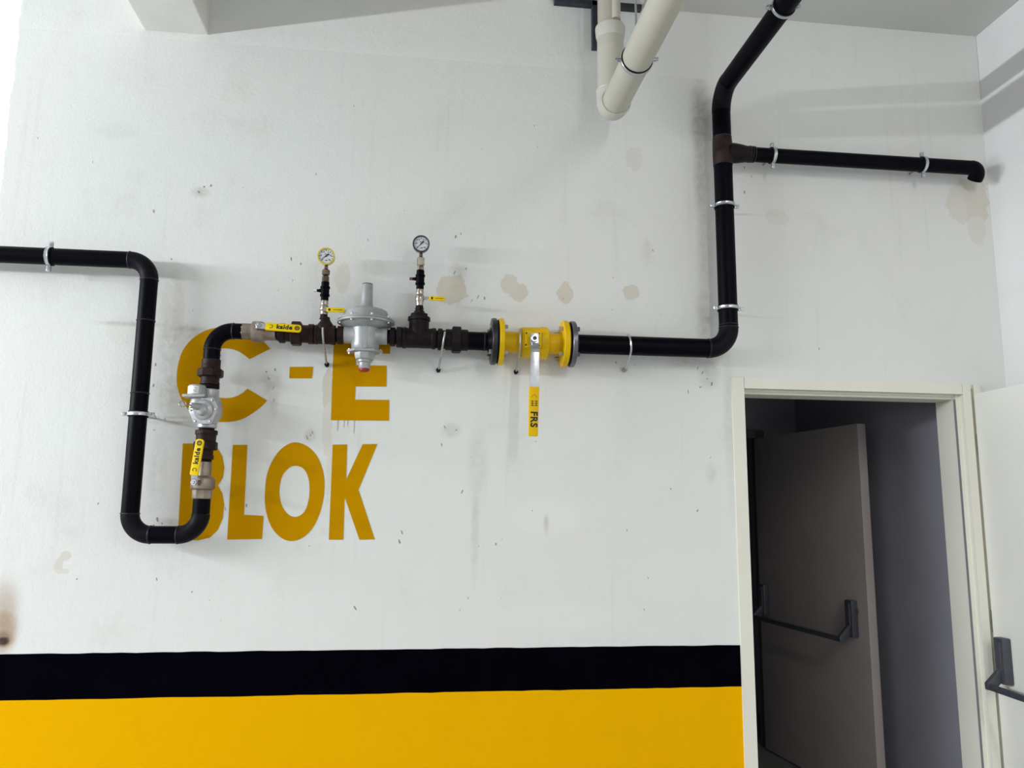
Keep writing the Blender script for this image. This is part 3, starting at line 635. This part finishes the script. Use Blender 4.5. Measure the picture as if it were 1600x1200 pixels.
    pr_ = MB().obox((x + hx0_ + .022, hy_ - .0084, hz - .001), (.0042, 0, 0), (0, .0003, 0), (0, 0, .0050))
    obj('emblem', pr_, M_INK, hnd, False)
    pl = MB().obox((x + (hx0_ + hx1_)/2 + .014, hy_ - .0084, hz - .001), ((hx1_ - hx0_)*.22, 0, 0), (0, .0003, 0), (0, 0, .0013))
    obj('print', pl, mat('brown_print', (.16, .10, .01), .6), hnd, False)
    s0_, s1_ = zs['base']
    obj('base_nut', MB().lathe((x, YA, 0), Z_, [(s0_, .0185), (s0_ + .004, .0185), (s0_ + .006, .0165), (s1_, .015)], 8), M_IRON2, v)

gauge(('yellow rimmed pressure gauge left of the grey regulator', 'black push-button cock under the yellow rimmed gauge', 'small valve with yellow lever under the yellow rimmed gauge'),
      xt1 - .008, 2.588, M_GRIM, dict(neck=2.50, neckbar=(2.535, 2.560), nut1=(2.508, 2.537), nut2=(2.478, 2.506), cock=(2.395, 2.480), valve=(2.338, 2.398), base=(2.318, 2.340)), M_LABEL, 217, 2.352, .004, .090, -.132, (M_BRASS, M_BRASS))

# regulator
xr = -.232
rgl = thing('gas_regulator', 'grey cast gas regulator with round diaphragm housing and red bottom cap', 'regulator', (xr, YA, 2.10))
obj('spring_tube', MB().lathe((xr, YA, 0), Z_, [(2.360, .056), (2.367, .040), (2.376, .031), (2.389, .0258), (2.404, .0245), (2.472, .0238), (2.476, .0225)], 36), M_CAST, rgl)
obj('tube_cap', MB().lathe((xr, YA, 0), Z_, [(2.4755, .0225), (2.479, .0222)], 30), mat('dark_red_cap', (.10, .02, .02), .5), rgl, label='dark red cap on top')
obj('bonnet', MB().lathe((xr, YA, 0), Z_, [(2.320, .098), (2.326, .0945), (2.346, .093), (2.357, .088), (2.364, .074), (2.367, .050)], 48), M_CAST, rgl)
obj('rim', MB().lathe((xr, YA, 0), Z_, [(2.302, .110), (2.304, .119), (2.311, .121), (2.3115, .118), (2.3125, .118), (2.313, .121), (2.320, .119), (2.322, .112)], 56), M_CAST, rgl)
obj('lower_bowl', MB().lathe((xr, YA, 0), Z_, [(2.282, .060), (2.287, .074), (2.293, .090), (2.298, .098), (2.303, .103)], 48), M_CAST, rgl)
for i in range(8):
    a = 2*math.pi*(i + .35)/8; bx_ = Vector((xr + .109*math.cos(a), YA + .109*math.sin(a), 2.296))
    obj('rim_bolt', MB().cyl(bx_, Z_, 0, .034, .0058, 8), M_CHROME, rgl)
obj('body', MB().lathe((xr, YA, 0), Z_, [(2.188, .053), (2.194, .057), (2.215, .0585), (2.250, .0595), (2.290, .0595)], 40), M_CAST, rgl)
obj('port', MB().lathe((xr, YA, zm), X_, [(-.090, .0345), (-.087, .0365), (-.062, .0365), (-.050, .040), (-.030, .047), (0, .049), (.030, .047), (.050, .040), (.062, .0365), (.088, .0365), (.091, .0345)], 36), M_CAST, rgl)
obj('rib', MB().obox((xr + .004, YA - .058, 2.238), (.007, 0, 0), (0, .004, 0), (0, 0, .048)), M_CAST, rgl, True, .003)
obj('bottom_flange', MB().poly([(xr + a, YA + b, 2.180) for a, b in [(-.074, -.012), (-.066, -.020), (-.040, -.054), (.040, -.054), (.066, -.020), (.074, -.012), (.074, .012), (.040, .054), (-.040, .054), (-.074, .012)]], (0, 0, .010)), M_CAST, rgl, True, .0015)
for sx in (-.064, .064):
    obj('flange_bolt', MB().cyl((xr + sx, YA - .004, 2.172), Z_, 0, .024, .005, 6), M_CHROME, rgl)
obj('seat_cover', MB().lathe((xr, YA, 0), Z_, [(2.148, .034), (2.152, .040), (2.166, .044), (2.181, .045)], 8, math.pi/8), M_CAST, rgl)
obj('bottom_plug', MB().lathe((xr, YA, 0), Z_, [(2.112, .022), (2.116, .0245), (2.136, .0245), (2.140, .031), (2.150, .031)], 24), M_CAST, rgl)
obj('bottom_cap', MB().lathe((xr, YA, 0), Z_, [(2.100, .017), (2.103, .0215), (2.113, .0215)], 24), M_RED, rgl, label='red plastic cap')

fitting('pipe_nipple', 'short brown threaded nipple right of the grey regulator', (-.141, YA, zm - .002), X_, [('c', 'thread', -.001, .018, .030, .030, M_RUB), ('ring', 'collar', .012, .034, .0405, 0, M_IRON2), ('c', 'thread', .033, .042, .032, .032, M_RUB), ('ring', 'collar', .038, .062, .044, 0, M_IRON2), ('c', 'thread', .060, .072, .036, .036, M_RUB)], 'threaded nipples')
t2 = thing('pipe_tee', 'large dark brown tee carrying the black rimmed gauge', 'fitting', (-.008, YA, zm), 'brown pipe tees')
zt2 = zm - .004; xg2 = -.009
obj('run', MB().lathe((-.079, YA, zt2), X_, [(0, .041), (.003, .0455), (.015, .0455), (.018, .0425), (.124, .0425), (.127, .0455), (.141, .0455), (.144, .042)], 32), M_IRON2, t2)
obj('branch', MB().lathe((xg2, YA, zt2), Z_, [(0, .042), (.074, .0425), (.076, .0475), (.090, .0475), (.092, .044)], 32), M_IRON2, t2)
obj('bushing', MB().lathe((xg2, YA, zt2), Z_, [(.090, .034), (.094, .0385), (.104, .0385), (.107, .034)], 8, math.pi/8), M_IRON2, t2)
obj('reducer', MB().lathe((xg2, YA, zt2), Z_, [(.104, .021), (.106, .0225), (.118, .0225), (.121, .018), (.134, .017)], 8), M_IRON2, t2)
gauge(('black rimmed pressure gauge on the large brown tee', 'black push-button cock under the black rimmed gauge', 'small valve with yellow lever under the black rimmed gauge'),
      xg2, 2.662, mat('black_gauge_rim', (.02, .022, .026), .35), dict(neck=2.58, neckbar=(2.600, 2.632), nut1=(2.566, 2.610), nut2=(2.548, 2.566), cock=(2.462, 2.550), valve=(2.392, 2.464), base=(2.378, 2.396)), M_COPPER, 227, 2.424, .030, .108, -.112, (M_NUT, M_NUT))
fitting('pipe_union', 'large dark iron union between the big tee and the left flange', (.064, YA, zm - .006), X_,
        [('c', 'thread', -.002, .012, .038, .038, M_RUB), ('ring', 'collar', .008, .028, .047, 0, M_IRON2), ('c', 'thread', .026, .045, .040, .040, M_IRON2), ('c', 'barrel', .042, .070, .0455, .0455, M_IRON2), ('hex', 'union_nut', .068, .108, .0585, 0, M_IRON2), ('c', 'sleeve', .106, .136, .0460, .0455, M_IRON2)], gu)

# left flange stub
zf = 2.246
def bolts(par, x, zc, rad, sgn, m, n=4, a0=45, hl=.008, r=.0085, nm='bolt'):
    for i in range(n):
        a = math.radians(a0 + i*360/n); p = (x, YA + rad*math.cos(a), zc + rad*math.sin(a))
        obj(nm, MB().cyl(p, (sgn, 0, 0), 0, hl, r, 6), m, par)
fs = thing('flanged_stub', 'black pipe stub with dark steel flange left of the yellow valve', 'flange', (.25, YA, zf), 'flanged pipe ends')
obj('pipe', MB().tube([(.196, YA, zf), (.300, YA, zf)], .0395, 32), M_BLACK, fs); seam((.272, YA, zf), X_, .0395, fs)
obj('hub', MB().lathe((.285, YA, zf), X_, [(0, .041), (.012, .055), (.022, .060)], 32), M_BLACK, fs)
obj('flange', MB().lathe((.300, YA, zf), X_, [(0, .098), (.003, .1015), (.019, .1015), (.022, .098)], 56), M_FLG, fs)
obj('gasket', MB().lathe((.322, YA, zf), X_, [(0, .094), (.008, .094)], 48), M_RUB, fs)
bolts(fs, .300, zf, .078, -1, M_STEEL, hl=.012, r=.0105)
# yellow flanged ball valve
yv = thing('flanged_ball_valve', 'large yellow flanged ball valve with hanging yellow FRS lever', 'valve', (.475, YA, zf))
for x0, x1 in ((.330, .352), (.606, .632)):
    obj('flange', MB().lathe((x0, YA, zf), X_, [(0, .098), (.003, .1015), (x1 - x0 - .003, .1015), (x1 - x0, .098)], 56), M_YEL, yv)
bolts(yv, .352, zf, .078, 1, M_STEEL, hl=.016, r=.0090); bolts(yv, .606, zf, .078, -1, M_STEEL, hl=.018, r=.0085)
obj('neck', MB().lathe((.350, YA, zf), X_, [(0, .0455), (.075, .0455)], 36), M_YEL, yv)
obj('neck', MB().lathe((.535, YA, zf), X_, [(0, .0455), (.075, .0455)], 36), M_YEL, yv)
obj('body', MB().lathe((.424, YA, zf), X_, [(0, .052), (.006, .064), (.014, .067), (.088, .068), (.090, .064)], 40), M_YEL, yv)
obj('body_ring', MB().lathe((.510, YA, zf), X_, [(0, .064), (.003, .0705), (.032, .0705), (.036, .066), (.040, .050)], 40), M_YEL, yv)
xp = .474
obj('stem_pad', MB().obox((xp, YA - .064, zf), (.036, 0, 0), (0, .010, 0), (0, 0, .036)), M_YEL, yv, True, .004)
for a, b in [(-.030, .026), (.024, .026), (-.032, -.024), (.024, -.026)]:
    obj('pad_hole', MB().cyl((xp + a, YA - .073, zf + b), (0, -1, 0), 0, .003, .0040, 10), M_INK, yv)
obj('stem', MB().cyl((xp, YA - .07, zf), (0, -1, 0), 0, .038, .013, 20), M_STEEL, yv)
obj('stem_nut', MB().cyl((xp, -.2065, zf - .003), (0, -1, 0), 0, .010, .0155, 24), M_CHROME, yv)
obj('stem_screw', MB().cyl((xp, -.2155, zf - .003), (0, -1, 0), 0, .004, .0085, 12), M_FLG, yv)
def ribbon(path, hw, th):
    mb = MB(); pts = [Vector(p) for p in path]; vs = []
    for i, p in enumerate(pts):
        t = (pts[min(i+1, len(pts)-1)] - pts[max(i-1, 0)]).normalized(); nrm = Vector((1, 0, 0)).cross(t).normalized()
        w = hw[i] if isinstance(hw, list) else hw
        vs += [p - X_*w - nrm*th, p + X_*w - nrm*th, p + X_*w + nrm*th, p - X_*w + nrm*th]
    fs_ = [(0, 1, 2, 3)]; n = len(pts)
    for i in range(n-1):
        for j in range(4): fs_.append((i*4+j, (i+1)*4+j, (i+1)*4+(j+1) % 4, i*4+(j+1) % 4))
    q = (n-1)*4; fs_.append((q+3, q+2, q+1, q)); return mb.add(vs, fs_)
obj('lever_plate', ribbon([(xp, -.203, zf + .020), (xp, -.203, zf - .022), (xp, -.208, zf - .032), (xp, -.224, zf - .052), (xp - .001, -.228, zf - .066), (xp - .003, -.228, zf - .235)], .0185, .003), M_CHROME, yv, True, .0008)
hy2 = ribbon([(xp - .0035, -.228, zf - .212), (xp - .004, -.228, zf - .216), (xp - .0075, -.228, zf - .412), (xp - .0076, -.228, zf - .416)], [.0195, .0210, .0192, .0175], .0075)
hl = obj('handle', hy2, M_YELO, yv, True, .002, label='yellow sleeve lettered FRS')
lettering('lettering', 'FRS', .040, M_INK, hl, (xp - .0062, -.2362, zf - .347), (-.018, 0, -1), (1, 0, 0), .0003, .0013)
em = MB()
for i in range(2):
    for j in range(3):
        em.obox((xp - .012 + i*.016, -.2360, zf - .272 - j*.009), (.0065, 0, 0), (0, .0003, 0), (0, 0, .0012))
    em.obox((xp - .012 + i*.016, -.2360, zf - .281), (.0011, 0, 0), (0, .0003, 0), (0, 0, .0115))
obj('emblem', em, M_INK, hl, False)
obj('mark', MB().tube([(xp - .005 + .013*math.cos(q), -.2360, zf - .262 + .016*math.sin(q)) for q in [math.radians(k) for k in range(20, 165, 12)]], .0007, 4), mat('brown_print', (.16, .10, .01), .6), hl, False)

# right-hand pipe
gr = thing('gas_pipe', 'black gas pipe rising from the yellow valve beside the door and up to the ceiling', 'pipe', (1.368, YA, 2.25))
xq = 1.369; R4 = .098; zr = 2.248
obj('gasket', MB().lathe((.632, YA, zf), X_, [(0, .094), (.011, .094)], 48), M_RUB, gr)
obj('flange', MB().lathe((.643, YA, zf), X_, [(0, .098), (.003, .1005), (.018, .1005), (.021, .097)], 56), M_FLG2, gr)
bolts(gr, .664, zf, .078, 1, M_FLG2, hl=.014, r=.0105)
obj('pipe', MB().tube([(.660, YA, zr), (xq - R4, YA, zr)], RR, 36), M_BLACK, gr)
seam((.676, YA, zr), X_, RR, gr); seam((xq - R4, YA, zr), X_, RR, gr)
obj('elbow', MB().tube(arc((xq - R4, YA, zr + R4), -Z_, X_, R4, 16), RR + .001, 36), M_ELBOW, gr)
seam((xq, YA, zr + R4), Z_, RR, gr); seam((xq, YA, zr + R4 + .012), Z_, RR - .001, gr)
ztee = 3.178
obj('pipe', MB().tube([(xq, YA, zr + R4), (xq, YA, 3.118)], RR, 36), M_BLACK, gr)
obj('tee', MB().lathe((xq, YA, 3.118), Z_, [(0, .0425), (.004, .044), (.05, .0455), (.110, .0445), (.130, .0425)], 36), M_RUST, gr, label='rusty brown tee joint')
seam((xq, YA, 3.116), Z_, RR, gr); seam((xq, YA, 3.250), Z_, RR - .001, gr)
ztop = 3.480; R5 = .100
obj('pipe', MB().tube([(xq, YA, 3.245), (xq, YA, ztop - R5)], RR, 36), M_BLACK, gr)
obj('elbow', MB().tube(arc((xq, YA - R5, ztop - R5), Yv, Z_, R5, 16), RR + .001, 36), M_ELBOW, gr)
obj('pipe', MB().tube([(xq, YA - R5, ztop), (xq, -7.0, ztop)], RR, 36), M_BLACK, gr)
obj('reducer', MB().lathe((xq, YA, ztee), X_, [(.020, .047), (.052, .0465), (.075, .0440), (.115, .0375), (.125, .0365)], 32), M_IRON2, gr)
for t_, r_ in [(.128, .0375), (.138, .0370), (.150, .0365)]: seam((xq + t_, YA, ztee), X_, r_ - .001, gr)
xe = 2.618
obj('pipe', MB().tube([(xq + .120, YA, ztee), (xe, YA, ztee + .003)], .0340, 32), M_BLACK, gr)
dn = Vector((0, .70, -.714)).normalized(); R6 = .046
obj('elbow', MB().tube([Vector((xe, YA, ztee + .003)) + dn*R6 + (-dn*math.cos(t) + X_*math.sin(t))*R6 for t in [math.pi/2*i/10 for i in range(11)]] + [Vector((xe + R6, YA, ztee + .003)) + dn*(R6 + .012)], [.0352]*11 + [.034], 32), M_BLACK, gr)

# clamps
def clamp(label, c, axis, r, ear, wall_end=None, rubber=True, rod=None):
    k = thing('pipe_clamp', label, 'clamp', c, 'zinc pipe clamps')
    c = Vector(c); ax = Vector(axis).normalized(); er = Vector(ear).normalized(); fr_ = ax.cross(er).normalized()
    if rubber: obj('rubber_lining', MB().lathe(c, ax, [(-.0115, r), (-.0115, r + .0038), (.0115, r + .0038), (.0115, r)], 36, cap=False), M_RUB, k)
    obj('band', MB().lathe(c, ax, [(-.0072, r + .001), (-.0072, r + .0055), (-.006, r + .0065), (-.0022, r + .0058), (.0022, r + .0058), (.006, r + .0065), (.0072, r + .0055), (.0072, r + .001)], 40, cap=False), M_CHROME, k)
    for s in (-1, 1):
        p = c + er*(s*(r + .0155))
        for q in (-1, 1):
            obj('ear', MB().obox(p + fr_*(q*.0042), er*.0125, ax*.0078, fr_*.0016), M_CHROME, k, True, .0006)
        f0 = fr_ if fr_.y < 0 or (abs(fr_.y) < .1 and fr_.z < 0) else -fr_
        obj('screw', MB().cyl(p + f0*.005, f0, -.016, .006, .0055, 6), M_CHROME, k)
    if wall_end is not None:
        w = (Vector(wall_end) - c); obj('wall_rod', MB().tube([c + w.normalized()*(r + .002), wall_end], .0045, 10), M_STEEL, k)
    return k
clamp('zinc clamp around the incoming pipe at the far left', (-1.515, YA, zt), X_, RL, Z_, (-1.515, 0, zt))
clamp('zinc clamp half way up the left vertical pipe', (xv, YA, 1.900), Z_, RL, X_, (xv, 0, 1.900))
clamp('zinc clamp on the right vertical pipe below the rusty tee', (xq, YA, 2.918), Z_, RR, X_, (xq, 0, 2.918))
clamp('zinc clamp on the right vertical pipe just above its bottom elbow', (xq, YA, 2.434), Z_, RR, X_, (xq, 0, 2.434))
clamp('zinc clamp on the thin branch pipe next to the rusty tee', (1.612, YA, ztee + .001), X_, .034, Z_, (1.612, 0, ztee))
clamp('zinc clamp on the thin branch pipe near the right corner', (2.366, YA, ztee + .003), X_, .034, Z_, (2.366, 0, ztee))
clamp('zinc clamp on the black pipe at the top edge of the view', (xq, -.745, ztop), Yv, RR, (1, 0, .12), (xq, -.745, CEIL))

# hook bolts
def hook(label, xb, zb2, xt, zc, r, a1, m):
    """rod leaving the wall below the pipe, passing under it and up its front"""
    h = thing('hook_bolt', label, 'hook', (xb, 0, zb2), 'wall hook bolts')
    Rh = r + .0062; pts = [(0.0, zb2), (-.02, zb2 + .006)]
    for k in range(9):
        a = math.radians(-62 + (a1 + 62)*k/8); pts.append((YA - Rh*math.cos(a), zc + Rh*math.sin(a)))
    z0 = zb2; z1 = pts[-1][1]
    P = [(xb + (xt - xb)*max(0, (z - z0)/(z1 - z0)), y, z) for y, z in pts]
    obj('rod', MB().tube(P, .0046, 10), m, h)
    d_ = Vector((0, -1, .35)).normalized()
    obj('wall_plug', MB().lathe((xb, .002, zb2), d_, [(-.004, .003), (.004, .0085), (.016, .0105), (.021, .0085), (.028, .0055)], 12), M_IRON2 if m is M_STEEL else M_STEEL, h)
    return h
hook('dull steel hook bolt hanging below the yellow rimmed gauge tee', -.397, 2.136, -.404, 2.251, .0415, 25, M_STEEL)
hook('steel hook bolt leaning beside the large union', .080, 2.126, .101, 2.248, .0470, 25, M_STEEL)
hook('steel hook bolt on the left neck of the yellow valve', .421, 2.128, .418, zf, .0655, 40, M_STEEL)
hook('bright zinc hook bolt on the black pipe right of the yellow valve', .914, 2.152, .902, zr, .0420, 75, M_CHROME)

# ------------------------------------------------------------------ drain pipe under the ceiling
dp = thing('drain_pipe', 'cream plastic drain pipe dropping from the ceiling and turning towards the viewer', 'pipe', (.82, -.2, 3.28))
xd, yd, zd, rp, Rd = .820, -.185, 3.300, .0600, .070
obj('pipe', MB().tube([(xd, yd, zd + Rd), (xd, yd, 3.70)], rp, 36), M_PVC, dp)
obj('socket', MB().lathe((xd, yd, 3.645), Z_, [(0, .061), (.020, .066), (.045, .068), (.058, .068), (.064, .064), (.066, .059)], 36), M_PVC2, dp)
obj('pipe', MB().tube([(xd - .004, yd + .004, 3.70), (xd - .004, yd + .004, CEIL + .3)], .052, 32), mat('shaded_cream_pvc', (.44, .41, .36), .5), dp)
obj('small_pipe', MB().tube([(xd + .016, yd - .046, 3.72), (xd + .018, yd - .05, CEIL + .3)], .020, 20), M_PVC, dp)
obj('elbow', MB().tube([(xd, yd, zd + Rd + .025)] + arc((xd, yd - Rd, zd + Rd), Yv, -Z_, Rd, 14) + [(xd, yd - Rd - .02, zd)], rp + .0055, 36), M_PVC2, dp)
obj('elbow_rim', MB().torus((xd, yd - Rd - .02, zd), Yv, rp + .003, .0042, 40, 8), M_PVC2, dp)
obj('elbow_rim', MB().torus((xd, yd, zd + Rd + .026), Z_, rp + .003, .0042, 40, 8), M_PVC2, dp)
obj('pipe', MB().tube([(xd, yd - Rd, zd), (xd, -7.0, zd)], rp, 36), M_PVC, dp)
clamp('zinc clamp with black rubber around the sloping drain pipe', (xd, -.60, zd), Yv, rp, (1, 0, .10), (xd, -.60, CEIL))
br = thing('dark_strips', 'dark slate-grey strips behind the drain pipe under the ceiling', 'strip', (.785, -.02, 3.70))  # two dark slate-coloured strips, one upright, one along the ceiling
obj('upright', MB().box((.772, -.035, 3.70), (.798, -.004, CEIL)), M_SLATE, br, True, .001)
obj('crossbar', MB().box((.590, -.035, 3.918), (1.015, -.004, CEIL - .001)), M_SLATE, br, True, .001)
